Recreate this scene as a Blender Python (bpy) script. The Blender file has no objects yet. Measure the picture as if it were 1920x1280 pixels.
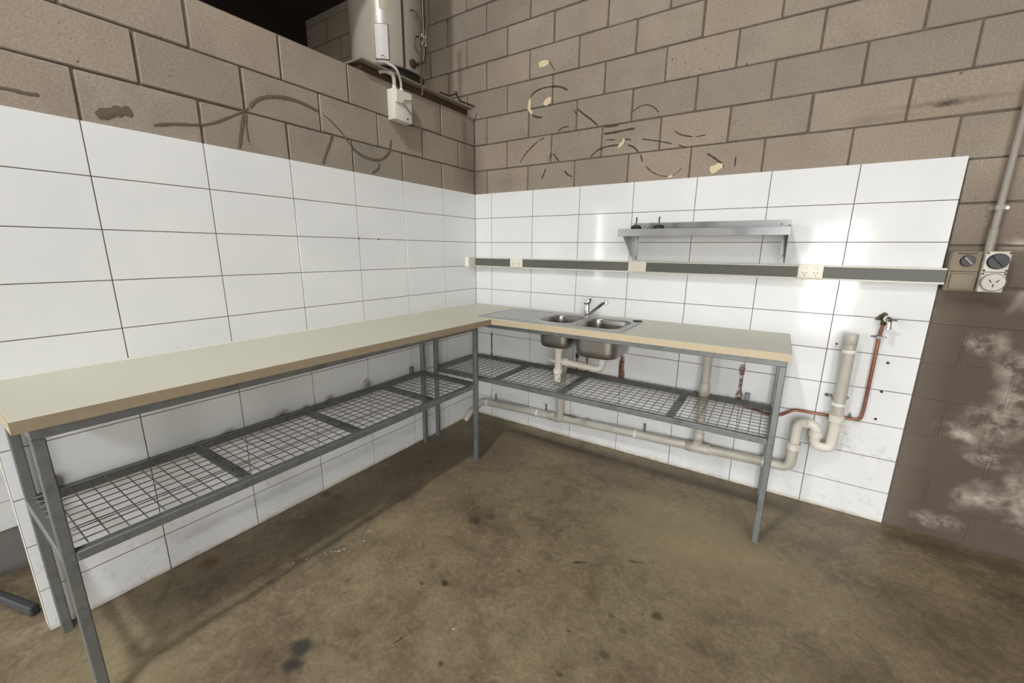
import bpy, bmesh, math, random
from mathutils import Vector, Matrix
from mathutils.geometry import tessellate_polygon

C = bpy.context.scene.collection
SC = bpy.context.scene
rnd = random.Random(7)
PI = math.pi

# ------------------------------------------------------------------ camera, world, lights, exposure
cam_d = bpy.data.cameras.new('camera')
cam = bpy.data.objects.new('camera', cam_d); C.objects.link(cam)
cam_d.sensor_width = 36.0
cam_d.lens = 768.42 * 36.0 / 1920.0
cam_d.shift_x = -(963.19 - 960.0) / 1920.0
cam_d.shift_y = (644.2 - 640.0) / 1920.0
cam_d.clip_start = 0.02
right = Vector((0.839225, 0.543676, 0.010855))
down = Vector((0.129914, -0.181073, -0.974851))
fwd = Vector((-0.528038, 0.819529, -0.222592))
M = Matrix((right, -down, -fwd)).transposed().to_4x4()
M.translation = Vector((2.30034, -2.93267, 1.52702))
cam.matrix_world = M
SC.camera = cam

w = bpy.data.worlds.new('world'); SC.world = w; w.use_nodes = True
bg = w.node_tree.nodes['Background']
bg.inputs[0].default_value = (1.0, 0.985, 0.965, 1)
bg.inputs[1].default_value = 13.0

def area(name, loc, target, sx, sy, power, col):
    d = bpy.data.lights.new(name, 'AREA'); d.shape = 'RECTANGLE'; d.size = sx; d.size_y = sy
    d.energy = power; d.color = col
    o = bpy.data.objects.new(name, d); C.objects.link(o); o.location = loc
    dirv = Vector(target) - Vector(loc)
    o.rotation_euler = dirv.to_track_quat('-Z', 'Y').to_euler()
    return o
# workshop lamps under the roof, and daylight through the openings in the front wall
area('high_bay_lamp', (1.2, -3.6, 4.7), (0.9, -1.2, 0.6), 0.22, 0.18, 86, (1.0, 0.985, 0.96))
area('side_lamp', (4.4, -5.4, 3.6), (0.4, -1.5, 0.8), 0.2, 0.16, 50, (0.96, 0.98, 1.0))
area('doorway_daylight', (3.1, -6.95, 1.05), (2.6, 0, 0.8), 0.7, 1.9, 26, (0.98, 0.98, 1.0))

SC.view_settings.view_transform = 'Standard'
SC.view_settings.look = 'None'
SC.view_settings.gamma = 1.0
SC.view_settings.use_curve_mapping = False
SC.view_settings.exposure = 0.22
SC.cycles.max_bounces = 8
SC.cycles.diffuse_bounces = 4

# ------------------------------------------------------------------ materials
def srgb(r, g, b):
    def f(c):
        c /= 255.0
        return c / 12.92 if c <= 0.04045 else ((c + 0.055) / 1.055) ** 2.4
    return (f(r), f(g), f(b), 1.0)

class NT:
    """tiny helper round a material's node tree"""
    def __init__(s, name):
        s.m = bpy.data.materials.new(name); s.m.use_nodes = True
        s.t = s.m.node_tree; s.b = s.t.nodes['Principled BSDF']
        g = s.n('ShaderNodeNewGeometry'); s.P = g.outputs['Position']
    def n(s, typ, **kw):
        nd = s.t.nodes.new(typ)
        for k, v in kw.items(): setattr(nd, k, v)
        return nd
    def put(s, sock, v):
        if isinstance(v, bpy.types.NodeSocket): s.t.links.new(v, sock)
        else: sock.default_value = v
    def noise(s, scale, detail=4, rough=0.55, dist=0.0, vec=None):
        nd = s.n('ShaderNodeTexNoise'); nd.inputs['Scale'].default_value = scale
        nd.inputs['Detail'].default_value = detail; nd.inputs['Roughness'].default_value = rough
        nd.inputs['Distortion'].default_value = dist
        s.put(nd.inputs['Vector'], vec or s.P)
        return nd.outputs['Fac'], nd.outputs['Color']
    def math(s, op, a, b=0.0, clamp=False):
        nd = s.n('ShaderNodeMath', operation=op); nd.use_clamp = clamp
        s.put(nd.inputs[0], a); s.put(nd.inputs[1], b); return nd.outputs[0]
    def vmath(s, op, a, b=None, c=None):
        nd = s.n('ShaderNodeVectorMath', operation=op); s.put(nd.inputs[0], a)
        if b is not None: s.put(nd.inputs[1], b)
        if c is not None: s.put(nd.inputs[2], c)
        return nd.outputs['Value'] if op in ('LENGTH', 'DOT_PRODUCT') else nd.outputs[0]
    def remap(s, v, a, b, c=0.0, d=1.0):
        nd = s.n('ShaderNodeMapRange'); s.put(nd.inputs['Value'], v)
        for k, x in zip(('From Min', 'From Max', 'To Min', 'To Max'), (a, b, c, d)): nd.inputs[k].default_value = x
        return nd.outputs['Result']
    def mix(s, f, a, b, mode='MIX'):
        nd = s.n('ShaderNodeMix', data_type='RGBA', blend_type=mode)
        s.put(nd.inputs['Factor'], f); s.put(nd.inputs['A'], a) if False else None
        s.put(nd.inputs[0], f); s.put(nd.inputs[6], a); s.put(nd.inputs[7], b)
        return nd.outputs[2]
    def spot(s, c, r, P, soft=0.55):
        """a stain: 1 inside an ellipsoid at c with radii r, fading to 0"""
        inv = tuple(1.0 / x for x in r)
        v = s.vmath('MULTIPLY_ADD', P, inv, tuple(-a * b for a, b in zip(c, inv)))
        return s.remap(s.vmath('LENGTH', v), 1.0 - soft, 1.0, 1.0, 0.0)
    def warp(s, scale, amt):
        _, c = s.noise(scale, 3)
        v = s.vmath('SUBTRACT', c, (0.5, 0.5, 0.5))
        return s.vmath('MULTIPLY_ADD', v, (amt, amt, amt), s.P)
    def bump(s, h, strength, dist=0.01):
        nd = s.n('ShaderNodeBump'); nd.inputs['Strength'].default_value = strength
        nd.inputs['Distance'].default_value = dist; s.put(nd.inputs['Height'], h)
        s.t.links.new(nd.outputs[0], s.b.inputs['Normal'])
    def out(s, col=None, rough=None, metal=None):
        if col is not None: s.put(s.b.inputs['Base Color'], col)
        if rough is not None: s.put(s.b.inputs['Roughness'], rough)
        if metal is not None: s.put(s.b.inputs['Metallic'], metal)
        return s.m

def simple(name, col, rough=0.5, metal=0.0, var=0.12, scale=30, bump=0.0, dirt=None):
    s = NT(name)
    f, _ = s.noise(scale, 5)
    dark = tuple(c * (1 - var) for c in col[:3]) + (1,)
    lite = tuple(min(1, c * (1 + var)) for c in col[:3]) + (1,)
    c = s.mix(s.remap(f, 0.3, 0.7), dark, lite)
    if dirt:
        g, _ = s.noise(scale * 0.3, 6)
        c = s.mix(s.remap(g, 0.52, 0.7, 0, dirt[1]), c, dirt[0])
    if bump: s.bump(f, bump, 0.004)
    return s.out(c, s.remap(f, 0.2, 0.8, rough * 0.85, min(1, rough * 1.15)), metal)

# glazed tile, with the rust that has run down some joints under the bench
def tile_mat():
    s = NT('glazed_tile')
    f, _ = s.noise(3.0, 3); oi = s.n('ShaderNodeObjectInfo')
    c = s.mix(s.remap(f, 0.3, 0.7), srgb(224, 227, 228), srgb(231, 233, 233))
    P = s.warp(60, 0.03)
    PR = s.warp(130, 0.02)
    rust = None
    for cc, r in [((0.174, 0, 0.69), (0.010, 0.03, 0.13)), ((0.174, 0, 0.60), (0.014, 0.03, 0.035)), ((0.174, 0, 0.785), (0.014, 0.03, 0.02)),
                  ((1.378, 0, 0.70), (0.022, 0.03, 0.12)), ((1.385, 0, 0.62), (0.024, 0.03, 0.07)),
                  ((2.164, 0, 0.79), (0.022, 0.03, 0.05)), ((2.166, 0, 0.61), (0.026, 0.03, 0.06)), ((2.165, 0, 0.70), (0.012, 0.03, 0.15))]:
        k = s.spot(cc, r, PR, 0.35)
        rust = k if rust is None else s.math('MAXIMUM', rust, k)
    n1, _ = s.noise(45, 3)
    rust = s.math('MULTIPLY', rust, s.remap(n1, 0.34, 0.52, 0.35, 1.0))
    c = s.mix(rust, c, s.mix(s.remap(n1, 0.4, 0.65), srgb(52, 36, 28), srgb(136, 92, 68)))
    fuzz = None
    for y, z, r in [(-1.215, 0.615, 0.055), (-1.225, 0.645, 0.03), (-1.50, 0.60, 0.045), (-1.80, 0.595, 0.05), (-2.08, 0.585, 0.05), (-2.2, 0.58, 0.04), (-1.66, .595, .03)]:
        k = s.spot((0, y, z), (0.03, r, r * 0.75), P, 0.9)
        fuzz = k if fuzz is None else s.math('MAXIMUM', fuzz, k)
    c = s.mix(s.math('MULTIPLY', fuzz, 0.75), c, srgb(92, 78, 52))
    # grime along the floor line and faint scuffs under the shelf
    z = s.n('ShaderNodeSeparateXYZ'); s.put(z.inputs[0], s.P)
    n2, _ = s.noise(14, 5, vec=s.vmath('MULTIPLY', s.P, (1, 1, 2.5)))
    low = s.math('MULTIPLY', s.remap(z.outputs[2], 0.03, 0.0), s.remap(n2, 0.35, 0.65, 0.25, 0.9))
    c = s.mix(low, c, srgb(168, 148, 108))
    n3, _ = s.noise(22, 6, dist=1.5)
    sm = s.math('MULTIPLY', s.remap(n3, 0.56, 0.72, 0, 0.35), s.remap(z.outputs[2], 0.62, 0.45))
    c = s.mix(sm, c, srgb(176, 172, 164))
    n4, _ = s.noise(5, 2); s.bump(n4, 0.06, 0.01)
    r0 = s.remap(n3, 0.4, 0.75, 0.07, 0.16)
    return s.out(c, s.math('MAXIMUM', r0, s.math('MULTIPLY', rust, 0.7)), 0)

def block_mat():
    s = NT('concrete_block')
    oi = s.n('ShaderNodeObjectInfo')
    f, _ = s.noise(4.0, 4); g, _ = s.noise(110, 4, 0.7); h, _ = s.noise(1.3, 2)
    c = s.mix(s.remap(f, 0.3, 0.7), srgb(142, 132, 120), srgb(162, 151, 137))
    c = s.mix(s.remap(oi.outputs['Random'], 0.45, 1.0, 0, 0.6), c, srgb(132, 127, 117))
    c = s.mix(s.remap(oi.outputs['Random'], 0.35, 0.0, 0, 0.5), c, srgb(162, 147, 131))
    c = s.mix(s.remap(h, 0.45, 0.7, 0, 0.35), c, srgb(160, 142, 124))
    c = s.mix(s.remap(g, 0.40, 0.68, 0, 0.42), c, srgb(100, 90, 79))
    c = s.mix(s.remap(g, 0.42, 0.28, 0, 0.3), c, srgb(182, 170, 154))
    # dark specks
    sp, _ = s.noise(48, 2, 0.6); sp2, _ = s.noise(3.2, 2)
    speck = s.math('MULTIPLY', s.remap(sp, 0.70, 0.74), s.remap(sp2, 0.5, 0.6))
    spz, _ = s.noise(75, 3, 0.7, 0.8)
    loc = s.math('MAXIMUM', s.spot((0.38, 0, 2.06), (0.42, .3, .12), s.P, 0.7), s.math('MAXIMUM', s.spot((0.80, 0, 2.28), (0.30, .3, .12), s.P, 0.8), s.math('MULTIPLY', s.spot((1.95, 0, 2.25), (0.5, .3, .2), s.P, 0.9), 0.7)))
    speck = s.math('MAXIMUM', speck, s.math('MULTIPLY', loc, s.remap(spz, 0.62, 0.66)))
    c = s.mix(speck, c, srgb(62, 50, 42))
    x = s.n('ShaderNodeSeparateXYZ'); s.put(x.inputs[0], s.P)
    # lower right wall: darker damp blockwork with white salt blooms
    P = s.warp(5, 0.25); PS = s.warp(26, 0.03)
    damp = s.math('MULTIPLY', s.remap(x.outputs[0], 2.6, 3.1), s.remap(x.outputs[2], 1.95, 1.25))
    c = s.mix(s.math('MULTIPLY', damp, 0.88), c, srgb(76, 65, 56))
    salt = None
    for cc, r in [((3.22, 0, 1.12), (0.10, .3, .09)), ((3.34, 0, 0.98), (0.13, .3, .12)), ((3.33, 0, 0.72), (0.17, .3, .13)), ((3.20, 0, .62), (.11, .3, .07)),
                  ((3.30, 0, 0.52), (0.14, .3, .08)), ((3.33, 0, 0.27), (0.13, .3, .09)), ((3.20, 0, 0.13), (0.12, .3, .06)), ((3.45, 0, 0.33), (.10, .3, .2)),
                  ((3.32, 0, 1.32), (0.12, .3, .08)), ((3.12, 0, .11), (.06, .3, .04)), ((3.25, 0, 1.6), (.1, .3, .05)), ((3.36, 0, .85), (.1, .3, .16))]:
        k = s.spot(cc, r, P, 0.8)
        salt = k if salt is None else s.math('MAXIMUM', salt, k)
    sn, _ = s.noise(9, 8, 0.68)
    salt = s.math('MULTIPLY', salt, s.remap(sn, 0.40, 0.62, 0, 1))
    c = s.mix(s.math('MULTIPLY', salt, 0.85), c, srgb(188, 178, 166))
    # dark smudge at the upper right and other soft dark patches
    for cc, r, a in [((2.855, 0, 2.231), (.06, .3, .018), .9), ((2.86, 0, 2.24), (.28, .3, .02), .45), ((3.1, 0, 1.30), (.25, .3, .06), .5), ((-0.0, 0, 2.15), (.12, .3, .3), .35), ((2.6, 0, 2.2), (.2, .3, .03), .25), ((0.02, -0.12, 2.45), (.3, .05, .2), .4), ((0.3, 0, 2.07), (.2, .3, .1), .15)]:
        c = s.mix(s.math('MULTIPLY', s.spot(cc, r, PS, 0.9), a), c, srgb(58, 48, 40))
    s.bump(s.math('ADD', s.math('MULTIPLY', g, 0.5), f), 0.35, 0.004)
    return s.out(c, 0.9, 0)

def floor_mat():
    s = NT('stained_concrete')
    P = s.warp(3.0, 0.35)
    a, _ = s.noise(1.4, 6, 0.62, vec=P); b, _ = s.noise(5.5, 6, 0.65, 0.6); d, _ = s.noise(60, 4); e, _ = s.noise(0.7, 3)
    c = s.mix(s.remap(a, 0.33, 0.66), srgb(106, 91, 72), srgb(143, 129, 101))
    c = s.mix(s.remap(b, 0.42, 0.68, 0, 0.55), c, srgb(158, 143, 113))
    c = s.mix(s.remap(b, 0.45, 0.30, 0, 0.55), c, srgb(94, 80, 64))
    c = s.mix(s.remap(e, 0.5, 0.68, 0, 0.4), c, srgb(120, 112, 84))
    fine, _ = s.noise(16, 8, 0.7, 1.2)
    c = s.mix(s.remap(fine, 0.50, 0.72, 0, 0.6), c, srgb(172, 158, 126))
    c = s.mix(s.remap(fine, 0.46, 0.28, 0, 0.65), c, srgb(80, 67, 53))
    c = s.mix(s.remap(d, 0.35, 0.65, 0, 0.3), c, srgb(76, 64, 50))
    # dark blotches and small marks where the photograph shows them
    PW = s.warp(18, 0.05); PF = s.warp(40, 0.025)
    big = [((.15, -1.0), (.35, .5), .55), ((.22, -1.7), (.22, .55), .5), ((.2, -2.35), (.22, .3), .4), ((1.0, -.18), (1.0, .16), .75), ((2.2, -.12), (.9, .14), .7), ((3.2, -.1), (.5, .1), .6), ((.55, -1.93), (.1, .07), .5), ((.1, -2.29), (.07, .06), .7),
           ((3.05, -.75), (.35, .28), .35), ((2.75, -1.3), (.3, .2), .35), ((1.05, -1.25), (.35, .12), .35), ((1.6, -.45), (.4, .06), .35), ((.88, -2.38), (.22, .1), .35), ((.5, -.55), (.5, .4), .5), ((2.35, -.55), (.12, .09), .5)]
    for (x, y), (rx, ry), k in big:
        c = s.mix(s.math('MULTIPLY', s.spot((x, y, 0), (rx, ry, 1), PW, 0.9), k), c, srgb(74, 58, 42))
    small = [((1.158, -1.735), .026, .8), ((1.071, -1.793), .018, .7), ((1.036, -1.691), .03, .4), ((1.853, -1.11), .02, .7), ((1.943, -1.059), .012, .8), ((1.874, -1.471), .022, .6),
             ((2.04, -1.366), .034, .7), ((1.937, -1.514), .024, .5), ((1.913, -1.658), .03, .6), ((1.982, -1.393), .007, 1), ((1.751, -1.641), .007, 1), ((1.407, -2.032), .018, .8), ((1.803, -1.82), .02, .7), ((1.113, -2.193), .03, .4),
             ((.502, -1.381), .03, .6), ((.132, -1.594), .05, .5), ((.047, -1.615), .05, .5), ((1.405, -1.478), .02, .5), ((.99, -1.30), .05, .5), ((1.05, -1.22), .04, .5), ((2.3, -1.1), .05, .35), ((2.5, -.9), .04, .35)]
    for (x, y), r, k in small:
        c = s.mix(s.math('MULTIPLY', s.spot((x, y, 0), (r, r * 0.8, 1), PF, 0.6), k), c, srgb(54, 44, 34))
    line = [((1.63, -1.265), (.055, .012), .62, .8), ((1.87, -1.1), (.05, .01), .4, .8), ((1.202, -2.052), (.03, .006), 1.2, .8)]
    for (x, y), (rx, ry), ang, k in line:
        ca, sa = math.cos(ang), math.sin(ang)
        mp = s.n('ShaderNodeMapping', vector_type='TEXTURE'); mp.inputs['Location'].default_value = (x, y, 0); mp.inputs['Rotation'].default_value = (0, 0, ang)
        mp.inputs['Scale'].default_value = (rx, ry, 1); s.put(mp.inputs['Vector'], PF)
        c = s.mix(s.math('MULTIPLY', s.remap(s.vmath('LENGTH', mp.outputs[0]), 0.5, 1, 1, 0), k), c, srgb(52, 42, 33))
    # the charcoal stain near the camera and rusty patch by the left tiles
    for (x, y), (rx, ry), k, col in [((.905, -2.285), (.06, .05), .9, (56, 54, 52)), ((.95, -2.34), (.06, .04), .85, (52, 50, 48)), ((.1, -2.28), (.05, .05), .7, (110, 72, 36)), ((.42, -1.86), (.16, .1), .35, (84, 92, 72))]:
        c = s.mix(s.math('MULTIPLY', s.spot((x, y, 0), (rx, ry, 1), PW, 0.6), k), c, srgb(*col))
    # pale areas
    for (x, y), (rx, ry), k in [((2.1, -.85), (.75, .42), .45), ((1.9, -.55), (.5, .18), .35), ((2.35, -.75), (.35, .2), .3), ((.62, -1.55), (.12, .35), .3), ((.5, -2.7), (.5, .3), .25)]:
        c = s.mix(s.math('MULTIPLY', s.spot((x, y, 0), (rx, ry, 1), PW, 0.9), k), c, srgb(176, 160, 124))
    s.bump(s.math('ADD', b, s.math('MULTIPLY', d, 0.3)), 0.15, 0.006)
    return s.out(c, s.remap(b, 0.3, 0.7, 0.42, 0.62), 0)

def galv_mat():
    s = NT('galvanised_steel')
    v = s.n('ShaderNodeTexVoronoi'); v.inputs['Scale'].default_value = 220; s.put(v.inputs['Vector'], s.P)
    f, _ = s.noise(14, 5)
    c = s.mix(s.remap(v.outputs['Color'], 0, 1), srgb(128, 132, 132), srgb(142, 146, 146))
    c = s.mix(s.remap(f, 0.48, 0.68, 0, 0.5), c, srgb(104, 106, 104))
    return s.out(c, s.remap(f, 0.3, 0.7, 0.38, 0.55), 0.65)

def brushed(name, base, rough):
    s = NT(name)
    f, _ = s.noise(40, 3, vec=s.vmath('MULTIPLY', s.P, (1, 12, 12))); g, _ = s.noise(5, 3)
    c = s.mix(s.remap(f, 0.3, 0.7), tuple(x * 0.88 for x in base) + (1,), base + (1,))
    return s.out(c, s.remap(g, 0.3, 0.7, rough * 0.8, rough * 1.3), 1.0)

MT = dict(
    tile=tile_mat(), block=block_mat(), floor=floor_mat(), galv=galv_mat(),
    grout=simple('grout', srgb(92, 87, 82), 0.9, var=0.15, scale=40),
    mortar=simple('mortar', srgb(96, 87, 77), 0.95, var=0.25, scale=25, bump=0.3),
    damp_mortar=simple('damp_mortar', srgb(90, 79, 69), 0.9, var=0.25, scale=10, bump=0.2, dirt=(srgb(150, 140, 128), 0.5)),
    render=simple('rendered_wall', srgb(150, 142, 132), 0.9, var=0.12, scale=6, bump=0.1),
    grey_render=simple('grey_render', srgb(118, 115, 111), 0.9, var=0.12, scale=12, bump=0.3),  # grey wall, its colour darkened for the shade past the partition's end
    apron=simple('yard_concrete', srgb(170, 165, 155), 0.9, var=0.1, scale=2),
    ceiling=simple('roof_lining', srgb(120, 116, 110), 0.9, scale=4),
    worktop=simple('laminate', srgb(196, 194, 176), 0.38, var=0.03, scale=90),
    edging=simple('laminate_edging', srgb(192, 178, 150), 0.45, var=0.04, scale=60),
    edging_shaded=simple('shaded_edging', srgb(152, 136, 114), 0.5, var=0.06, scale=40),  # edging colour darkened to carry the shade on the left bench's front edge
    sealant=simple('white_sealant', srgb(238, 238, 232), 0.4, var=0.02),
    steel=brushed('stainless_steel', (0.50, 0.50, 0.50), 0.38),
    bowl_steel=brushed('bowl_steel', (0.42, 0.40, 0.37), 0.32),  # darker than the deck steel, standing in for dark reflections inside the bowls
    shelf_steel=brushed('shelf_steel', (0.36, 0.365, 0.37), 0.34),
    chrome=simple('chrome', (0.80, 0.80, 0.80, 1), 0.08, 1.0, var=0.02),
    grey_pvc=simple('grey_plastic_pipe', srgb(186, 182, 172), 0.3, var=0.06, scale=12, dirt=(srgb(150, 144, 132), 0.5)),
    white_pvc=simple('white_plastic_pipe', srgb(222, 217, 206), 0.22, var=0.03, scale=15),
    pipe_clip=simple('white_clip', srgb(232, 230, 224), 0.4, var=0.02),
    copper=simple('copper', srgb(156, 106, 84), 0.32, 0.7, var=0.25, scale=25, dirt=(srgb(104, 68, 52), 0.7)),
    bronze=simple('tarnished_brass', srgb(84, 78, 58), 0.45, 0.8, var=0.2),
    trunk_white=simple('trunking_white', srgb(214, 211, 200), 0.45, var=0.03, scale=12),
    trunk_cover=simple('trunking_cover', srgb(94, 96, 88), 0.5, var=0.05, scale=20),
    socket=simple('socket_plastic', srgb(238, 233, 218), 0.35, var=0.02),
    socket_dark=simple('socket_slots', srgb(84, 74, 62), 0.6, var=0.05),
    box_aged=simple('aged_plastic', srgb(128, 117, 96), 0.5, var=0.08, scale=12, dirt=(srgb(100, 88, 70), 0.6)),
    box_grey=simple('pale_grey_plastic', srgb(206, 201, 190), 0.4, var=0.04, scale=20),
    clear_cover=simple('milky_cover', srgb(160, 153, 144), 0.25, var=0.08, scale=18),
    black=simple('black_plastic', srgb(38, 40, 44), 0.45, var=0.1),
    rubber=simple('black_rubber', srgb(24, 24, 24), 0.6, var=0.1),
    conduit=simple('grey_conduit', srgb(150, 144, 136), 0.5, var=0.06, scale=15),
    tank=simple('tank_paint', srgb(146, 141, 131), 0.33, var=0.04, scale=8),
    panel=simple('tank_panel', srgb(176, 175, 170), 0.42, 0.0, var=0.05, scale=20),
    label=simple('faded_label', srgb(150, 144, 122), 0.5, var=0.1, scale=30),
    brown=simple('brown_trim', srgb(62, 44, 36), 0.5, var=0.1),
    timber=simple('dark_timber', srgb(64, 44, 34), 0.75, var=0.25, scale=12),
    sheet=simple('cement_sheet', srgb(128, 118, 104), 0.85, var=0.1, scale=10),
    black_timber=simple('blackened_timber', srgb(46, 38, 31), 0.9, var=0.2, scale=6),
    isolator=simple('white_isolator', srgb(216, 213, 204), 0.4, var=0.02),
    flex=simple('grey_flex', srgb(176, 171, 162), 0.5, var=0.04),
    glue=simple('dried_adhesive', srgb(98, 85, 72), 0.8, var=0.2, scale=60),
    glue_dark=simple('dark_adhesive', srgb(72, 58, 47), 0.8, var=0.25, scale=60),
    cream=simple('cream_filler', srgb(216, 200, 164), 0.8, var=0.06, scale=60, bump=0.4),
    kerb=simple('dark_threshold', srgb(48, 50, 50), 0.7, var=0.2, scale=10),
    fleck=simple('white_fleck', srgb(236, 234, 226), 0.6, var=0.02),
    plug=simple('dark_plug', srgb(50, 44, 40), 0.6, var=0.1),
    rust_pipe=simple('rusty_pipe', srgb(112, 66, 44), 0.7, 0.2, var=0.35, scale=60),
)

# ------------------------------------------------------------------ geometry helpers
LOC = {}
def empty(name, loc):
    o = bpy.data.objects.new(name, None); o.empty_display_size = 0.05
    C.objects.link(o); o.location = loc; LOC[o.name] = Vector(loc); return o
def tag(o, label=None, cat=None, group=None, kind=None):
    if label: o['label'] = label
    if cat: o['category'] = cat
    if group: o['group'] = group
    if kind: o['kind'] = kind
    return o
def thing(name, loc, label, cat, group=None):
    return tag(empty(name, loc), label, cat, group)

class MB:
    def __init__(s): s.v = []; s.f = []
    def add(s, vs, fs):
        k = len(s.v); s.v += [Vector(p) for p in vs]; s.f += [tuple(i + k for i in f) for f in fs]; return s
    def box(s, x0, x1, y0, y1, z0, z1):
        return s.add([(x0, y0, z0), (x1, y0, z0), (x1, y1, z0), (x0, y1, z0), (x0, y0, z1), (x1, y0, z1), (x1, y1, z1), (x0, y1, z1)],
                     [(0, 3, 2, 1), (4, 5, 6, 7), (0, 1, 5, 4), (1, 2, 6, 5), (2, 3, 7, 6), (3, 0, 4, 7)])
    def beam(s, a, b, w, h, up=(0, 0, 1)):
        a, b = Vector(a), Vector(b); d = (b - a).normalized(); u = Vector(up)
        r = d.cross(u).normalized(); u = r.cross(d)
        P = []
        for p in (a, b):
            for i, j in ((-1, -1), (1, -1), (1, 1), (-1, 1)): P.append(p + r * (w / 2 * i) + u * (h / 2 * j))
        return s.add(P, [(0, 1, 2, 3), (7, 6, 5, 4), (0, 4, 5, 1), (1, 5, 6, 2), (2, 6, 7, 3), (3, 7, 4, 0)])
    def prism(s, pts, ax, a, b):
        """extrude 2-D polygon along axis ax between a and b (pts hold the two other axes in order)"""
        n = len(pts)
        def P(p, t):
            q = list(p); q.insert(ax, t); return q
        vs = [P(p, a) for p in pts] + [P(p, b) for p in pts]
        fs = [tuple(range(n)), tuple(range(2 * n - 1, n - 1, -1))] + [(i, i + n, (i + 1) % n + n, (i + 1) % n) for i in range(n)]
        return s.add(vs, fs)
    def tube(s, path, r, n=14, caps=True):
        path = [Vector(p) for p in path]; m = len(path)
        rs = r if isinstance(r, (list, tuple)) else [r] * m
        T = []
        for i in range(m):
            t = (path[min(i + 1, m - 1)] - path[max(i - 1, 0)]); T.append(t.normalized())
        up = Vector((0, 0, 1)) if abs(T[0].z) < 0.9 else Vector((1, 0, 0))
        nrm = (up - T[0] * up.dot(T[0])).normalized(); vs = []
        for i in range(m):
            nrm = (nrm - T[i] * nrm.dot(T[i])).normalized(); bi = T[i].cross(nrm)
            for k in range(n):
                a = 2 * PI * k / n; vs.append(path[i] + (nrm * math.cos(a) + bi * math.sin(a)) * rs[i])
        fs = [(i * n + k, i * n + (k + 1) % n, (i + 1) * n + (k + 1) % n, (i + 1) * n + k) for i in range(m - 1) for k in range(n)]
        if caps: fs += [tuple(range(n - 1, -1, -1)), tuple(range((m - 1) * n, m * n))]
        return s.add(vs, fs)
    def lathe(s, prof, org, axis=(0, 0, 1), n=24):
        """prof: (radius, height) pairs along axis from org"""
        a = Vector(axis).normalized(); o = Vector(org)
        return s.tube([o + a * h for r, h in prof], [max(r, 1e-4) for r, h in prof], n) if False else s._lathe(prof, o, a, n)
    def _lathe(s, prof, o, a, n):
        up = Vector((0, 0, 1)) if abs(a.z) < 0.9 else Vector((1, 0, 0))
        u = (up - a * up.dot(a)).normalized(); b = a.cross(u); vs = []
        for r, h in prof:
            for k in range(n):
                t = 2 * PI * k / n; vs.append(o + a * h + (u * math.cos(t) + b * math.sin(t)) * max(r, 1e-4))
        m = len(prof)
        fs = [(i * n + k, i * n + (k + 1) % n, (i + 1) * n + (k + 1) % n, (i + 1) * n + k) for i in range(m - 1) for k in range(n)]
        fs += [tuple(range(n - 1, -1, -1)), tuple(range((m - 1) * n, m * n))]
        return s.add(vs, fs)
    def build(s, name, mat, parent=None, bevel=0.0, smooth=35, seg=1, kind=None, fix=True):
        off = Vector((0, 0, 0)); p = parent
        while p is not None: off += p.location; p = p.parent
        me = bpy.data.meshes.new(name)
        me.from_pydata([v - off for v in s.v], [], s.f); 
        bm = bmesh.new(); bm.from_mesh(me)
        if fix: bmesh.ops.recalc_face_normals(bm, faces=bm.faces)
        if bevel:
            es = [e for e in bm.edges if len(e.link_faces) == 2 and e.calc_face_angle(0) > 0.5]
            bmesh.ops.bevel(bm, geom=es, offset=bevel, segments=seg, profile=0.5, affect='EDGES', clamp_overlap=True)
        bm.to_mesh(me); bm.free()
        me.materials.append(mat)
        if smooth:
            for q in me.polygons: q.use_smooth = True
            me.set_sharp_from_angle(angle=math.radians(smooth))
        o = bpy.data.objects.new(name, me); C.objects.link(o)
        if parent: o.parent = parent
        if kind: o['kind'] = kind
        return o

def inst(name, mesh, loc, parent):
    o = bpy.data.objects.new(name, mesh); C.objects.link(o); o.parent = parent
    off = Vector((0, 0, 0)); p = parent
    while p is not None: off += p.location; p = p.parent
    o.location = Vector(loc) - off
    return o

def fillet(pts, r, n=6):
    """polyline with rounded corners"""
    pts = [Vector(p) for p in pts]; out = [pts[0]]
    for i in range(1, len(pts) - 1):
        a, b, c = pts[i - 1], pts[i], pts[i + 1]
        u = (a - b); v = (c - b); lu, lv = u.length, v.length; u /= lu; v /= lv
        ang = u.angle(v); d = min(r / max(math.tan(ang / 2), 1e-3), lu * 0.48, lv * 0.48)
        p0, p1 = b + u * d, b + v * d
        for k in range(n + 1):
            t = k / n; out.append(p0 * (1 - t) ** 2 + b * 2 * t * (1 - t) + p1 * t ** 2)
    out.append(pts[-1]); return out

def rrect(x0, x1, y0, y1, r, n=6):
    out = []
    for cx, cy, a0 in ((x1 - r, y1 - r, 0), (x0 + r, y1 - r, 90), (x0 + r, y0 + r, 180), (x1 - r, y0 + r, 270)):
        for k in range(n + 1):
            a = math.radians(a0 + 90.0 * k / n); out.append((cx + r * math.cos(a), cy + r * math.sin(a)))
    return out

def plate(mb, loops, z0, z1):
    """flat plate with holes: first loop outer, others holes"""
    tri = tessellate_polygon([[Vector((x, y, 0)) for x, y in L] for L in loops])
    flat = [p for L in loops for p in L]; n = len(flat)
    fs = [tuple(t) for t in tri] + [tuple(i + n for i in reversed(t)) for t in tri]
    k = 0
    for L in loops:
        m = len(L)
        for i in range(m): fs.append((k + i, k + (i + 1) % m, k + (i + 1) % m + n, k + i + n))
        k += m
    mb.add([(x, y, z0) for x, y in flat] + [(x, y, z1) for x, y in flat], fs)
    return mb

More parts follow.
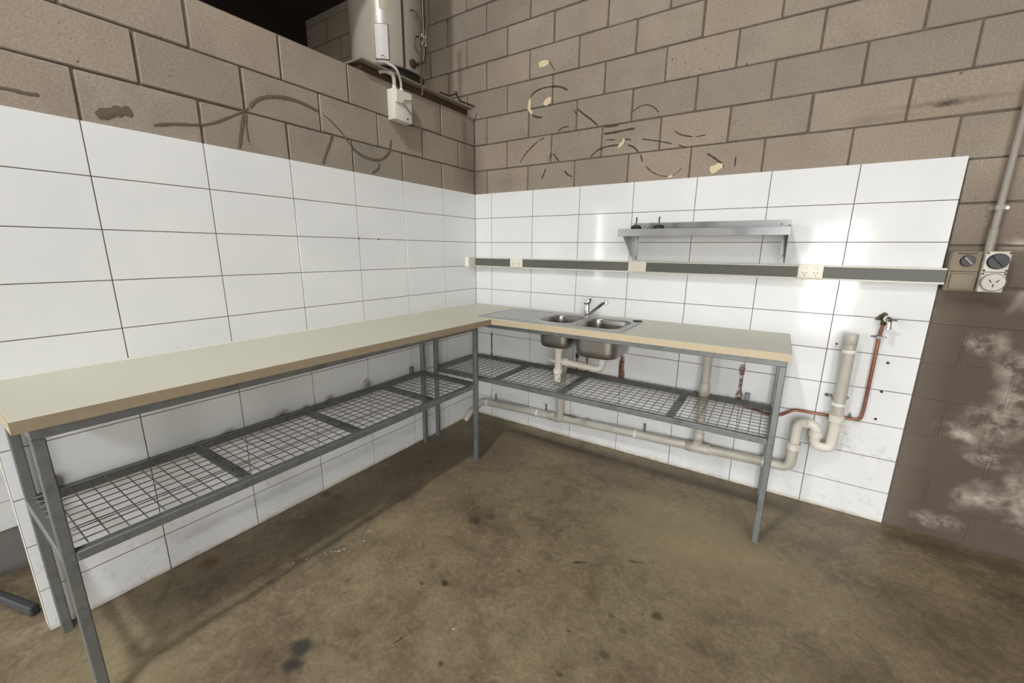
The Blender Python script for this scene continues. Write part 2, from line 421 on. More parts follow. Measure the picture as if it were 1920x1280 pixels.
# ------------------------------------------------------------------ the room shell
FL = MB().box(-4.4, 6.7, -7.3, 0.25, -0.15, 0.0).build('floor', MT['floor'], smooth=0); tag(FL, kind='structure')
tag(MB().box(-14, 18, -22, -7.3, -0.15, -0.02).build('trim_3', MT['apron'], smooth=0), kind='structure')
wb = tag(empty('wall_back', (0, 0, 0)), kind='structure')
MB().box(-2.45, 6.7, 0.016, 0.25, 0.0, 5.2).build('mortar_bed', MT['mortar'], wb, smooth=0)
MB().box(0.0, 2.972, 0.0022, 0.017, 0.0, 1.987).build('grout_bed', MT['grout'], wb, smooth=0)
MB().box(2.976, 4.6, 0.0125, 0.018, 0.0, 1.36).build('mortar_bed', MT['block'], wb, smooth=0)
wl = tag(empty('wall_left', (0, 0, 0)), kind='structure')
MB().box(-0.19, -0.016, -2.70, 0.016, 0.0, 2.586).build('mortar_bed', MT['mortar'], wl, smooth=0)
MB().box(-0.075, -0.016, -2.797, -2.70, 0.0, 2.586).build('mortar_end', MT['mortar'], wl, smooth=0)
MB().box(-0.017, -0.0022, -2.802, 0.0, 0.0, 1.987).build('grout_bed', MT['grout'], wl, smooth=0)
MB().box(-0.075, -0.0175, -2.802, -2.797, 0.0, 2.586).build('end_trim', MT['trunk_white'], wl, smooth=0)

# glazed tiles, 400 x 200, one object each
TILES = {}
def tile_mesh(wd, ht):
    key = (round(wd, 3), round(ht, 3))
    if key not in TILES:
        o = MB().box(0, wd - 0.0036, 0, 0.009, 0, ht - 0.0036).build('tile', MT['tile'], bevel=0.0009, smooth=0)
        TILES[key] = o.data; C.objects.unlink(o); bpy.data.objects.remove(o)
    return TILES[key]
zl = [1.989 - 0.2 * j for j in range(10)] + [0.0]
xl = [0.0] + [0.174 + 0.4 * k for k in range(8)]
for i in range(len(xl) - 1):
    for j in range(10):
        d = rnd.uniform(-0.0004, 0.0004)
        inst('tile', tile_mesh(xl[i + 1] - xl[i], zl[j] - zl[j + 1]), (xl[i] + 0.0018, d, zl[j + 1] + 0.0018), wb)
yl = [0.0, -0.403] + [-0.403 - 0.4 * k for k in range(1, 7)]
for i in range(len(yl) - 1):
    for j in range(10):
        d = rnd.uniform(-0.0004, 0.0004)
        o = inst('tile', tile_mesh(yl[i] - yl[i + 1], zl[j] - zl[j + 1]), (d, yl[i + 1] + 0.0018, zl[j + 1] + 0.0018), wl)
        o.rotation_euler = (0, 0, PI / 2)

# concrete blocks, 400 x 200 courses, one object each; a few worn shapes shared
BLOCKS = {}
def block_mesh(wd, var, ht=0.2):
    key = (round(wd, 3), var, ht)
    if key not in BLOCKS:
        mb = MB(); r2 = random.Random(int(wd * 1000) * 7 + var)
        j = 0.009 if var % 2 else 0.006
        mb.box(j / 2 + 0.001, wd - j / 2 - 0.001, 0, 0.06, j / 2, ht - j / 2)
        for v in mb.v:
            if v.y < 0.01:
                v.x += r2.uniform(-.0018, .0018); v.z += r2.uniform(-.0016, .0016); v.y += r2.uniform(-.0012, .0012)
        o = mb.build('block', MT['block'], bevel=0.004, smooth=0, seg=1)
        BLOCKS[key] = o.data; C.objects.unlink(o); bpy.data.objects.remove(o)
    return BLOCKS[key]
def course(parent, axis, plane, z, cuts, ht=0.2):
    for a, b in zip(cuts[:-1], cuts[1:]):
        if b - a < 0.03: continue
        m = block_mesh(b - a, rnd.randrange(4), ht)
        dd = rnd.uniform(-0.0015, 0.0015)
        if axis == 0: inst('block', m, (a, plane + dd, z), parent)
        else:
            o = inst('block', m, (plane - dd, a, z), parent); o.rotation_euler = (0, 0, PI / 2)
for k in range(0, 20):
    z = -0.028 + 0.2 * k
    x0 = 0.118 if k % 2 == 0 else 0.318
    joints = [x0 + 0.4 * m for m in range(-7, 14)]
    lo, hi = (-2.24, 4.6) if k >= 10 else (2.76, 4.6)
    cuts = [lo] + [q for q in joints if lo + 0.04 < q < hi - 0.04] + [hi]
    if k < 10 and k > 0:
        course(wb, 0, 0.009, z, [2.9755] + [q for q in cuts if q > 3.0])
    elif k == 0:
        course(wb, 0, 0.009, 0.0, [2.9755] + [q for q in cuts if q > 3.0], 0.172)
    else:
        if k in (10, 11, 12):      # these courses stop at the partition and start again behind it
            c1 = [-2.24] + [q for q in joints if -2.2 < q < -0.25] + [-0.2]
            c2 = [-0.009] + [q for q in joints if 0.03 < q < hi - 0.04] + [hi]
            course(wb, 0, 0.009, z, c1); course(wb, 0, 0.009, z, c2)
        else:
            course(wb, 0, 0.009, z, cuts)
for k in (10, 11, 12):
    z = -0.028 + 0.2 * k
    y0 = -0.0 if k % 2 == 0 else -0.2
    joints = [y0 - 0.4 * m + 0.005 for m in range(0, 9)]
    cuts = sorted([-2.798] + [q for q in joints if -2.76 < q < -0.03] + [0.008])
    course(wl, 1, -0.009, z, cuts, 0.2 if k < 12 else 0.214)

# dried adhesive beads and filler dabs left on the blocks
def ribbon(name, parent, ax, plane, sign, pts, width, mat, thick=0.0022):
    """soft flat bead along a polyline on a wall plane"""
    P = [Vector((a, b)) for a, b in pts]
    for _ in range(2):
        Q = [P[0]]
        for a, b in zip(P[:-1], P[1:]): Q += [a * 0.75 + b * 0.25, a * 0.25 + b * 0.75]
        Q.append(P[-1]); P = Q
    L, Rr, Mid = [], [], []
    n = len(P); r2 = random.Random(len(pts) * 31 + int(pts[0][0] * 1000))
    for i, p in enumerate(P):
        t = (P[min(i + 1, n - 1)] - P[max(i - 1, 0)]); t.normalize(); nn = Vector((-t.y, t.x))
        e = min(1.0, (i + 0.6) / 3.0, (n - i - 0.4) / 3.0)
        wdt = width * 0.5 * (0.55 + 0.45 * e) * r2.uniform(0.75, 1.2)
        L.append(p + nn * wdt); Rr.append(p - nn * wdt); Mid.append(p)
    def W(p, d):
        q = [p.x, p.y]; q.insert(ax, plane + sign * d); return q
    vs = [W(p, 0.0) for p in L] + [W(p, thick) for p in Mid] + [W(p, 0.0) for p in Rr]
    fs = []
    for i in range(n - 1):
        fs += [(i, i + 1, n + i + 1, n + i), (n + i, n + i + 1, 2 * n + i + 1, 2 * n + i)]
    MB().add(vs, fs).build(name, mat, parent, smooth=60)
LT = [([(-2.175, 2.025), (-2.1, 2.048), (-2.032, 2.059), (-1.972, 2.073), (-1.906, 2.108), (-1.807, 2.172), (-1.78, 2.192)], .011),
      ([(-1.773, 2.197), (-1.759, 2.221), (-1.72, 2.255), (-1.658, 2.281), (-1.572, 2.297), (-1.49, 2.294), (-1.405, 2.275)], .017),
      ([(-1.378, 2.266), (-1.333, 2.246), (-1.26, 2.195), (-1.203, 2.135), (-1.173, 2.111), (-1.109, 2.088), (-1.005, 2.084), (-0.941, 2.118), (-0.9, 2.168), (-0.889, 2.235)], .017),
      ([(-1.804, 2.166), (-1.824, 2.087), (-1.845, 1.998)], .018), ([(-1.792, 2.165), (-1.803, 2.099), (-1.797, 2.032)], .009),
      ([(-1.326, 2.172), (-1.345, 2.124), (-1.381, 2.052), (-1.403, 2.0)], .018), ([(-0.996, 2.072), (-1.002, 2.039), (-1.059, 2.001)], .018),
      ([(-2.35, 2.018), (-2.318, 2.035), (-2.281, 2.052), (-2.261, 2.055), (-2.24, 2.062)], .036), ([(-2.62, 2.04), (-2.584, 2.045), (-2.554, 2.046), (-2.527, 2.043), (-2.494, 2.048)], .014)]
for pts, wd in LT: ribbon('adhesive_bead', wl, 0, -0.0085, 1, pts, wd, MT['glue'])
BT = [([(0.686, 2.859), (0.72, 2.812), (0.737, 2.783)], .009), ([(0.841, 2.646), (0.789, 2.678), (0.711, 2.695), (0.619, 2.696), (0.558, 2.68), (0.531, 2.653)], .009),
      ([(0.548, 2.53), (0.583, 2.509), (0.638, 2.499)], .010), ([(0.89, 2.515), (0.917, 2.48)], .006), ([(0.928, 2.509), (0.985, 2.46), (1.034, 2.427), (1.084, 2.38)], .009),
      ([(0.775, 2.385), (0.807, 2.407), (0.864, 2.407)], .007), ([(1.325, 2.433), (1.376, 2.46), (1.427, 2.46), (1.47, 2.434), (1.497, 2.402)], .004),
      ([(1.131, 2.368), (1.188, 2.36), (1.233, 2.364)], .007), ([(1.134, 2.322), (1.225, 2.321), (1.29, 2.327), (1.349, 2.327)], .010),
      ([(1.042, 2.183), (1.082, 2.216), (1.122, 2.232), (1.185, 2.24), (1.242, 2.238)], .008), ([(1.308, 2.231), (1.353, 2.211), (1.382, 2.178)], .009), ([(1.399, 2.161), (1.417, 2.11)], .010),
      ([(1.148, 2.28), (1.217, 2.275)], .005), ([(1.273, 2.27), (1.328, 2.261)], .006), ([(1.402, 2.256), (1.507, 2.231), (1.599, 2.203)], .006), ([(1.639, 2.192), (1.689, 2.168)], .007),
      ([(0.447, 2.198), (0.476, 2.242), (0.533, 2.293), (0.602, 2.335)], .008), ([(0.609, 2.34), (0.663, 2.356)], .006), ([(0.728, 2.243), (0.708, 2.218), (0.696, 2.185)], .009), ([(0.741, 2.236), (0.79, 2.176)], .008),
      ([(0.677, 2.136), (0.664, 2.098), (0.644, 2.065)], .008), ([(0.839, 2.105), (0.866, 2.076), (0.905, 2.061)], .009),
      ([(1.443, 2.083), (1.477, 2.045), (1.536, 2.016), (1.598, 2.003), (1.645, 2.021), (1.671, 2.052)], .008), ([(1.813, 2.122), (1.861, 2.09), (1.905, 2.054), (1.913, 2.035)], .008),
      ([(1.607, 2.275), (1.653, 2.246), (1.72, 2.229)], .006), ([(1.739, 2.226), (1.793, 2.231)], .005), ([(1.974, 2.087), (1.976, 2.034)], .007)]
for pts, wd in BT: ribbon('adhesive_bead', wb, 1, 0.0085, -1, pts, wd * 1.35, MT['glue_dark'])
CR = [[(0.594, 2.863), (0.607, 2.876), (0.647, 2.878), (0.68, 2.866), (0.683, 2.845), (0.654, 2.835), (0.608, 2.834)],
      [(0.508, 2.574), (0.516, 2.628), (0.531, 2.647), (0.536, 2.614), (0.533, 2.571), (0.555, 2.551), (0.548, 2.53), (0.534, 2.538)],
      [(0.642, 2.586), (0.655, 2.611), (0.688, 2.626), (0.711, 2.625), (0.705, 2.587), (0.67, 2.569)],
      [(1.238, 2.214), (1.247, 2.243), (1.268, 2.255), (1.272, 2.275), (1.286, 2.268), (1.28, 2.239), (1.254, 2.222)],
      [(1.837, 2.024), (1.839, 2.046), (1.861, 2.049), (1.882, 2.061), (1.908, 2.054), (1.91, 2.031), (1.887, 2.019), (1.875, 2.007), (1.853, 1.999)],
      [(1.589, 2.008), (1.618, 2.015), (1.619, 2.003), (1.593, 1.996)]]
for pts in CR: MB().prism(pts, 1, 0.0085, 0.0055).build('filler_dab', MT['cream'], wb, bevel=0.001)
# drilled anchor plugs in the right-hand tiles
for z in (0.948, 0.782, 0.62):
    MB().lathe([(0.007, 0), (0.0065, 0.006), (0.004, 0.008)], (2.848, 0.0005, z), (0, -1, 0), 10).build('anchor_plug', MT['plug'], wb)
# small dark marks on the left tile joints
for y, z in ((-1.203, 1.589), (-1.05, 1.5875)):
    MB().lathe([(0.006, 0), (0.005, 0.003)], (0.0005, y, z), (1, 0, 0), 8).build('anchor_plug', MT['plug'], wl)

# the rest of the shed
wr = MB().box(6.5, 6.7, -7.3, 0.02, 0.0, 5.2).build('wall_right', MT['render'], smooth=0); tag(wr, kind='structure')
fm = MB()
for b in ((-4.2, -3.9, 0, 5.2), (-3.9, -1.55, 2.5, 5.2), (-1.55, 2.7, 0, 5.2), (2.7, 3.5, 2.1, 5.2), (3.5, 4.7, 0, 5.2), (4.7, 6.4, 2.6, 5.2), (6.4, 6.5, 0, 5.2)):
    fm.box(b[0], b[1], -7.2, -7.0, b[2], b[3])
tag(fm.build('wall_front', MT['render'], smooth=0), kind='structure')
tag(MB().box(-4.4, 6.7, -7.3, 0.25, 5.2, 5.35).build('ceiling', MT['ceiling'], smooth=0), kind='structure')
tag(MB().box(-2.44, -2.24, -3.0, 0.016, 0.0, 5.2).build('wall_outer', MT['black_timber'], smooth=0), kind='structure')
tag(MB().box(-4.2, -2.24, -3.2, -3.0, 0.0, 5.2).build('wall_rear', MT['render'], smooth=0), kind='structure')
tag(MB().box(-4.4, -4.2, -7.2, -3.0, 0.0, 5.2).build('wall_far', MT['render'], smooth=0), kind='structure')
# low soffit behind the partition, and an unseen beam added to shade that room
tag(MB().box(-2.24, -0.05, -3.2, 0.008, 3.84, 3.95).build('ceiling_low', MT['black_timber'], smooth=0), kind='structure')
tag(MB().box(-0.05, 0.06, -3.2, -1.25, 3.28, 3.95).build('shade_beam', MT['black_timber'], smooth=0), kind='structure')
# the side wall seen past the partition's end: tiles above, bare wall below, dark threshold on the floor
ws = tag(empty('wall_side', (-0.6, -2.6, 0)), kind='structure')
MB().box(-0.8, -0.6, -3.0, -2.2, 0.0, 2.586).build('rendered_wall', MT['grey_render'], ws, smooth=0)
for z0, z1 in ((0.225, 0.363), (0.363, 0.563), (0.563, 0.763), (0.763, 0.963), (0.963, 1.163)):
    for y in (-3.1, -2.7, ):
        o = inst('tile', tile_mesh(0.4, z1 - z0), (-0.592, y + 0.12, z0 + 0.0018), ws); o.rotation_euler = (0, 0, PI / 2)
tag(MB().prism([(-0.157, -2.830), (-0.170, -2.800), (-0.58, -2.925), (-0.58, -2.955)], 2, 0.0, 0.042).build('trim_2', MT['kerb'], bevel=0.006), kind='structure')

# ------------------------------------------------------------------ worktop
wt = thing('worktop', (0.3, -0.3, 1.015), 'L-shaped beige laminate worktop running along both tiled walls into the corner', 'worktop')
outer = [(0.0025, -2.805), (0.585, -2.805), (0.632, -0.637), (2.387, -0.611), (2.384, -0.0025), (0.0025, -0.0025)]
hole = [(0.90, -0.165), (1.52, -0.165), (1.52, -0.555), (0.90, -0.555)]
plate(MB(), [outer, hole], 1.017, 1.055).build('slab', MT['worktop'], wt, bevel=0.002, smooth=0)
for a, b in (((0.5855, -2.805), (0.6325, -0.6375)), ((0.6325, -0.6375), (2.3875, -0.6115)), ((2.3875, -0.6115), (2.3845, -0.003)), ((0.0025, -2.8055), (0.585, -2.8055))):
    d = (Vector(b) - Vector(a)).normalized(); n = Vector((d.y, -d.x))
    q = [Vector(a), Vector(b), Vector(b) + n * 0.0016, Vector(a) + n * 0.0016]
    MB().prism([tuple(v) for v in q], 2, 1.0165, 1.0535).build('edging', MT['edging_shaded' if abs(d.y) > .9 and a[0] < 1 else 'edging'], wt, smooth=0)
e = MB(); e.beam((0.005, -2.80, 1.057), (0.005, -1.2, 1.057), 0.006, 0.006); e.beam((0.004, -1.2, 1.0565), (0.004, -0.02, 1.0565), 0.004, 0.004)
e.build('sealant_bead', MT['sealant'], wt)

# ------------------------------------------------------------------ bench frames
def wires(mb, x0, x1, y0, y1, z, along_first, extra=None, nx=None):
    rad = 0.0021
    def bar(a, b, zz): mb.tube([a + (zz,), b + (zz,)], rad, 5)
    xs = []; v = x0
    while v <= x1 + 1e-6: xs.append(v); v += 0.05
    ys = []; v = y0
    while v <= y1 + 1e-6: ys.append(v); v += 0.05
    return xs, ys, bar
T = 0.03
def frame_left():
    t = thing('bench_frame', (0.3, -1.75, 0), 'long galvanised steel bench frame with mesh undershelf along the left tiled wall', 'bench frame', 'galvanised bench frames')
    xr, xf, ya, yb = 0.045, 0.565, -2.762, -0.735
    for x, y in ((xf, ya), (xr, ya), (xr, yb), (xf, yb)):
        l = MB().box(x - T / 2, x + T / 2, y - T / 2, y + T / 2, 0.0, 0.985).build('leg', MT['galv'], t, bevel=0.003)
        MB().box(x - T / 2 - .002, x + T / 2 + .002, y - T / 2 - .002, y + T / 2 + .002, 0.0, 0.006).build('foot_plate', MT['galv'], l)
    for x in (xr, xf): MB().box(x - T / 2, x + T / 2, ya - T / 2, yb + T / 2, 0.985, 1.0165).build('top_rail', MT['galv'], t, bevel=0.003)
    for y in (ya, yb): MB().box(xr + T / 2, xf - T / 2, y - T / 2, y + T / 2, 0.985, 1.0165).build('top_rail', MT['galv'], t, bevel=0.003)
    zs0, zs1 = 0.568, 0.600
    for x in (xr, xf): MB().box(x - T / 2 - .001, x + T / 2 + .001, ya + T / 2, yb - T / 2, zs0, zs1).build('shelf_rail', MT['galv'], t, bevel=0.003)
    for y in (ya, yb): MB().box(xr + T / 2 + .002, xf - T / 2 - .002, y - T / 2, y + T / 2, zs0, zs1).build('shelf_rail', MT['galv'], t, bevel=0.003)
    bars = [-2.235, -1.690, -1.135]
    for y in bars: MB().box(xr + T / 2, xf - T / 2, y - 0.018, y + 0.018, zs0 + .004, zs1 - .002).build('crossbar', MT['galv'], t, bevel=0.002)
    ed = [ya] + bars + [yb]
    for a, b in zip(ed[:-1], ed[1:]):
        mb = MB(); z = 0.6025
        x = xr + 0.04
        xs = [0.062, 0.112, 0.162, 0.212, 0.262, 0.312, 0.362, 0.412, 0.462, 0.512, 0.556]
        if b - a > 0.5: xs.append(0.430)
        for x in xs: mb.tube([(x, a + .004, z), (x, b - .004, z)], 0.0022, 5)
        y = a + 0.05
        while y < b - 0.01:
            mb.tube([(xr - 0.01, y, z - 0.0042), (xf + 0.008, y, z - 0.0042)], 0.0022, 5); y += 0.05
        mb.build('wire_mesh', MT['galv'], t, kind='stuff')
    for y in (-2.70, -0.83):
        MB().box(0.008, 0.034, y - 0.013, y + 0.013, 0.602, 0.65).build('wall_lug', MT['galv'], t, bevel=0.002)
    return t
frame_left()
def frame_back():
    t = thing('bench_frame', (1.2, -0.3, 0), 'galvanised steel bench frame with mesh undershelf below the sink on the back wall', 'bench frame', 'galvanised bench frames')
    xa, xb, yr, yf = 0.045, 2.362, -0.045, -0.588
    for x, y in ((xa, yf), (xa, yr), (xb, yr), (xb, yf)):
        if (x, y) == (xa, yr): continue
        l = MB().box(x - T / 2, x + T / 2, y - T / 2, y + T / 2, 0.0, 0.985).build('leg', MT['galv'], t, bevel=0.003)
        MB().box(x - T / 2 - .002, x + T / 2 + .002, y - T / 2 - .002, y + T / 2 + .002, 0.0, 0.006).build('foot_plate', MT['galv'], l)
    for y in (yr, yf): MB().box(xa - T / 2, xb + T / 2, y - T / 2, y + T / 2, 0.985, 1.0165).build('top_rail', MT['galv'], t, bevel=0.003)
    for x in (xa, xb): MB().box(x - T / 2, x + T / 2, yf + T / 2, yr - T / 2, 0.985, 1.0165).build('top_rail', MT['galv'], t, bevel=0.003)
    zs0, zs1 = 0.568, 0.600
    for y in (yr, yf): MB().box(xa + T / 2, xb - T / 2, y - T / 2 - .001, y + T / 2 + .001, zs0, zs1).build('shelf_rail', MT['galv'], t, bevel=0.003)
    for x in (xa, xb): MB().box(x - T / 2, x + T / 2, yf + T / 2 + .002, yr - T / 2 - .002, zs0, zs1).build('shelf_rail', MT['galv'], t, bevel=0.003)
    bars = [0.605, 1.135, 1.855]
    for x in bars: MB().box(x - 0.018, x + 0.018, yf + T / 2, yr - T / 2, zs0 + .004, zs1 - .002).build('crossbar', MT['galv'], t, bevel=0.002)
    ed = [xa] + bars + [xb]
    for a, b in zip(ed[:-1], ed[1:]):
        mb = MB(); z = 0.6025
        for y in (-.09, -.14, -.19, -.245, -.30, -.352, -.404, -.454, -.508, -.562): mb.tube([(a + .004, y, z), (b - .004, y, z)], 0.0022, 5)
        x = a + 0.05
        while x < b - 0.01:
            mb.tube([(x, yf - 0.008, z - 0.0042), (x, yr + 0.018, z - 0.0042), (x, yr + 0.026, z + 0.002)], 0.0022, 5); x += 0.05
        mb.build('wire_mesh', MT['galv'], t, kind='stuff')
    for x in (2.215,):
        MB().box(x - 0.013, x + 0.013, -0.03, -0.006, 0.602, 0.65).build('wall_lug', MT['galv'], t, bevel=0.002)
    return t
frame_back()

# ------------------------------------------------------------------ sink and tap
sk = thing('sink', (1.0, -0.35, 1.055), 'stainless steel double-bowl sink with drainer let into the worktop', 'sink')
O1 = rrect(0.465, 1.542, -0.583, -0.103, 0.012, 3)
B1 = rrect(0.915, 1.165, -0.505, -0.185, 0.075, 7); B2 = rrect(1.200, 1.500, -0.535, -0.175, 0.075, 7)
DR = rrect(0.495, 0.885, -0.560, -0.130, 0.03, 4)
plate(MB(), [O1, B1, B2, DR], 1.0555, 1.0595).build('deck', MT['steel'], sk, smooth=30)
def bowl(L, zb, name):
    cx = sum(p[0] for p in L) / len(L); cy = sum(p[1] for p in L) / len(L)
    rings = [(1.0, 1.0590), (0.985, 1.052), (0.965, 1.02), (0.95, zb + 0.05), (0.93, zb + 0.022), (0.87, zb + 0.006), (0.78, zb), (0.18, zb - 0.004)]
    vs = []; n = len(L)
    for k, z in rings: vs += [(cx + (x - cx) * k, cy + (y - cy) * k, z) for x, y in L]
    fs = [(i * n + k, i * n + (k + 1) % n, (i + 1) * n + (k + 1) % n, (i + 1) * n + k) for i in range(len(rings) - 1) for k in range(n)]
    fs.append(tuple(range((len(rings) - 1) * n, len(rings) * n)))
    o = MB().add(vs, fs).build(name, MT['bowl_steel'], sk, smooth=50)
    md = o.modifiers.new('thick', 'SOLIDIFY'); md.thickness = 0.0012; md.offset = -1
    MB().lathe([(0.034, 0.0), (0.034, 0.003), (0.026, 0.004), (0.02, 0.001)], (cx, cy, zb - 0.004), (0, 0, 1), 20).build('waste_ring', MT['chrome'], o)
    return cx, cy
s1 = bowl(B1, 0.872, 'bowl'); s2 = bowl(B2, 0.85, 'bowl')
vs = [(x, y, 1.0585) for x, y in DR] + [(0.69 + (x - 0.69) * .96, -0.345 + (y + 0.345) * .96, 1.0560) for x, y in DR]
n = len(DR)
dr = MB().add(vs, [(k, (k + 1) % n, n + (k + 1) % n, n + k) for k in range(n)] + [tuple(range(n, 2 * n))])
dr.build('drainer', MT['steel'], sk, smooth=40)
MB().prism([(1.485, -0.118), (1.535, -0.118), (1.535, -0.150), (1.50, -0.165), (1.478, -0.150)], 2, 1.0595, 1.0655).build('overflow_plate', MT['rubber'], sk, bevel=0.002)

tp = thing('mixer_tap', (1.135, -0.135, 1.0595), 'chrome mixer tap with angled spout behind the two sink bowls', 'tap')
MB().lathe([(0.030, 0), (0.030, 0.006), (0.024, 0.010), (0.0235, 0.085), (0.022, 0.09)], (1.135, -0.135, 1.0595), (0, 0, 1), 24).build('body', MT['chrome'], tp)
MB().prism([(1.112, 1.146), (1.158, 1.146), (1.176, 1.192), (1.172, 1.199), (1.150, 1.190), (1.113, 1.168)], 1, -0.152, -0.118).build('lever', MT['chrome'], tp, bevel=0.005, seg=2)
sp = MB().tube(fillet([(1.140, -0.140, 1.075), (1.165, -0.158, 1.085), (1.295, -0.225, 1.184), (1.32, -0.24, 1.186)], 0.03), [0.0135] * 14 + [0.011] * 2, 14).build('spout', MT['chrome'], tp)
MB().lathe([(0.0125, -0.004), (0.0135, 0.0), (0.0135, 0.020), (0.0115, 0.022)], (1.317, -0.238, 1.192), (0, 0, -1), 16).build('aerator', MT['chrome'], sp)

# ------------------------------------------------------------------ waste pipes
def pipe(t, pts, r, mat, name='pipe', fr=0.05, n=16): return MB().tube(fillet(pts, fr), r, n).build(name, MT[mat], t, smooth=50)
def collar(t, c, ax, r, h, mat, name='collar'):
    return MB().lathe([(r * .93, -h / 2), (r, -h / 2 + .002), (r, h / 2 - .002), (r * .93, h / 2)], c, ax, 20).build(name, MT[mat], t, smooth=50)
sw = thing('sink_waste', (1.04, -0.345, 0.60), 'white plastic waste fitting joining the undersides of the two sink bowls', 'pipe')
pipe(sw, [(1.018, -.345, .868), (1.018, -.345, .60)], .025, 'white_pvc')
collar(sw, (1.018, -.345, .853), (0, 0, 1), .036, .022, 'white_pvc'); collar(sw, (1.018, -.345, .83), (0, 0, 1), .030, .03, 'white_pvc')
collar(sw, (1.018, -.345, .675), (0, 0, 1), .035, .035, 'white_pvc', 'union_nut')
pipe(sw, [(1.018, -.345, .752), (1.35, -.345, .735), (1.35, -.345, .846)], .0225, 'white_pvc', fr=.055)
collar(sw, (1.078, -.345, .751), (1, 0, -.06), .030, .05, 'white_pvc', 'tee_socket'); collar(sw, (1.35, -.345, .815), (0, 0, 1), .030, .03, 'white_pvc'); collar(sw, (1.35, -.345, .785), (0, 0, 1), .0245, .035, 'white_pvc')
MB().lathe([(.010, 0), (.010, .03), (.013, .032), (.013, .04)], (1.000, -.362, .745), (-.55, -.6, .35), 12).build('branch_spigot', MT['white_pvc'], sw)
pipe(sw, [(1.018, -.345, .66), (1.018, -.345, .575), (.985, -.27, .575), (.985, -.27, .66)], .023, 'white_pvc', 'trap', .04)
for z in (.645, .605): MB().lathe([(.014, 0), (.014, .022), (.009, .024), (.009, .012)], (1.033, -.365, z), (.6, -.8, 0), 14).build('hose_spigot', MT['white_pvc'], sw)
pipe(sw, [(.985, -.27, .64), (.985, -.25, .68), (.955, -.12, .66), (.955, -.12, .60)], .022, 'white_pvc', fr=.03)

def dz(x): return 0.150 + 0.034 * x
dp = thing('drain_pipe', (1.2, -0.06, 0.15), 'long grey plastic drain pipe clipped low along the back wall with two risers', 'pipe')
pipe(dp, [(.03, -.215, .0), (.055, -.17, .075), (.11, -.062, dz(.1)), (.30, -.062, dz(.3))], .030, 'grey_pvc', 'corner_bend', .06)
pipe(dp, [(.28, -.062, dz(.28)), (2.40, -.062, dz(2.40))], .029, 'grey_pvc')
pipe(dp, [(.955, -.12, .64), (.93, -.095, .45), (.925, -.093, dz(.92)), (.885, -.075, dz(.9) - .004), (.84, -.063, dz(.84))], .029, 'grey_pvc', 'riser', .04)
collar(dp, (.84, -.062, dz(.84)), (1, 0, .034), .034, .05, 'grey_pvc', 'socket')
pipe(dp, [(1.965, -.065, 1.012), (1.965, -.065, dz(1.965))], .029, 'grey_pvc', 'riser')
collar(dp, (1.965, -.065, .30), (0, 0, 1), .034, .06, 'grey_pvc', 'socket'); collar(dp, (1.965, -.064, dz(1.965)), (1, 0, .034), .034, .15, 'grey_pvc', 'tee')
collar(dp, (1.965, -.065, .64), (0, 0, 1), .034, .09, 'grey_pvc', 'socket')
collar(dp, (2.36, -.062, dz(2.36)), (1, 0, .034), .034, .05, 'grey_pvc', 'socket')
for x, zb in ((.225, 0), (.75, 0), (1.585, 0)):
    c = collar(dp, (x - .05, -.062, dz(x - .05)), (1, 0, .034), .0315, .018, 'pipe_clip', 'clip_band')
    MB().box(x - .009, x + .009, -.006, -.001, dz(x) + .015, dz(x) + .075).build('clip_lug', MT['galv'], c, bevel=.001)

st = thing('standpipe', (2.62, -0.075, 0.2), 'upright grey standpipe with white plastic trap on the tiles right of the bench', 'pipe')
pipe(st, [(2.39, -.064, dz(2.39)), (2.49, -.07, .236), (2.495, -.075, .39)], .029, 'grey_pvc', 'elbow', .07)
pipe(st, [(2.494, -.075, .37), (2.494, -.075, .545), (2.588, -.075, .545), (2.588, -.075, .415), (2.668, -.075, .415), (2.668, -.075, .62)], .027, 'white_pvc', 'trap', .046)
collar(st, (2.494, -.075, .385), (0, 0, 1), .037, .045, 'white_pvc', 'socket'); collar(st, (2.588, -.075, .492), (0, 0, 1), .035, .04, 'white_pvc', 'union_nut')
collar(st, (2.541, -.075, .545), (1, 0, 0), .031, .012, 'white_pvc', 'rib'); collar(st, (2.668, -.075, .605), (0, 0, 1), .036, .04, 'white_pvc', 'socket')
for z in (.575, .535): MB().tube(fillet([(2.69, -.09, z), (2.715, -.105, z + .012), (2.728, -.10, z - .002)], .012), .006, 8).build('wing_tab', MT['white_pvc'], st)
pipe(st, [(2.668, -.075, .61), (2.664, -.075, 1.085)], .029, 'grey_pvc', 'upright', n=22)
collar(st, (2.664, -.075, 1.07), (0, 0, 1), .0325, .06, 'grey_pvc', 'end_socket'); MB().lathe([(.029, 0), (.0, .001)], (2.664, -.075, 1.0995), (0, 0, 1), 20).build('end_mouth', MT['grey_pvc'], st)
for z, zz in ((1.0, 1.024), (.69, .717)):
    c = collar(st, (2.666, -.075, z), (0, 0, 1), .033, .02, 'pipe_clip', 'clip_band')
    for xa_, xb_, xc_ in ((2.60, 2.638, 2.636), (2.695, 2.716, 2.697)):
        m = MB().prism(rrect(xa_, xb_, zz - .010, zz + .010, .009, 4), 1, -.004, -.0012)
        m.beam((xc_, -.045, zz - .008), (xc_, -.002, zz), .003, .016)
        m.build('clip_lug', MT['pipe_clip' if z > .8 else 'galv'], c)
    MB().lathe([(.006, 0), (.005, .003)], (2.613, -.004, zz), (0, -1, 0), 8).build('clip_screw', MT['plug'], c)

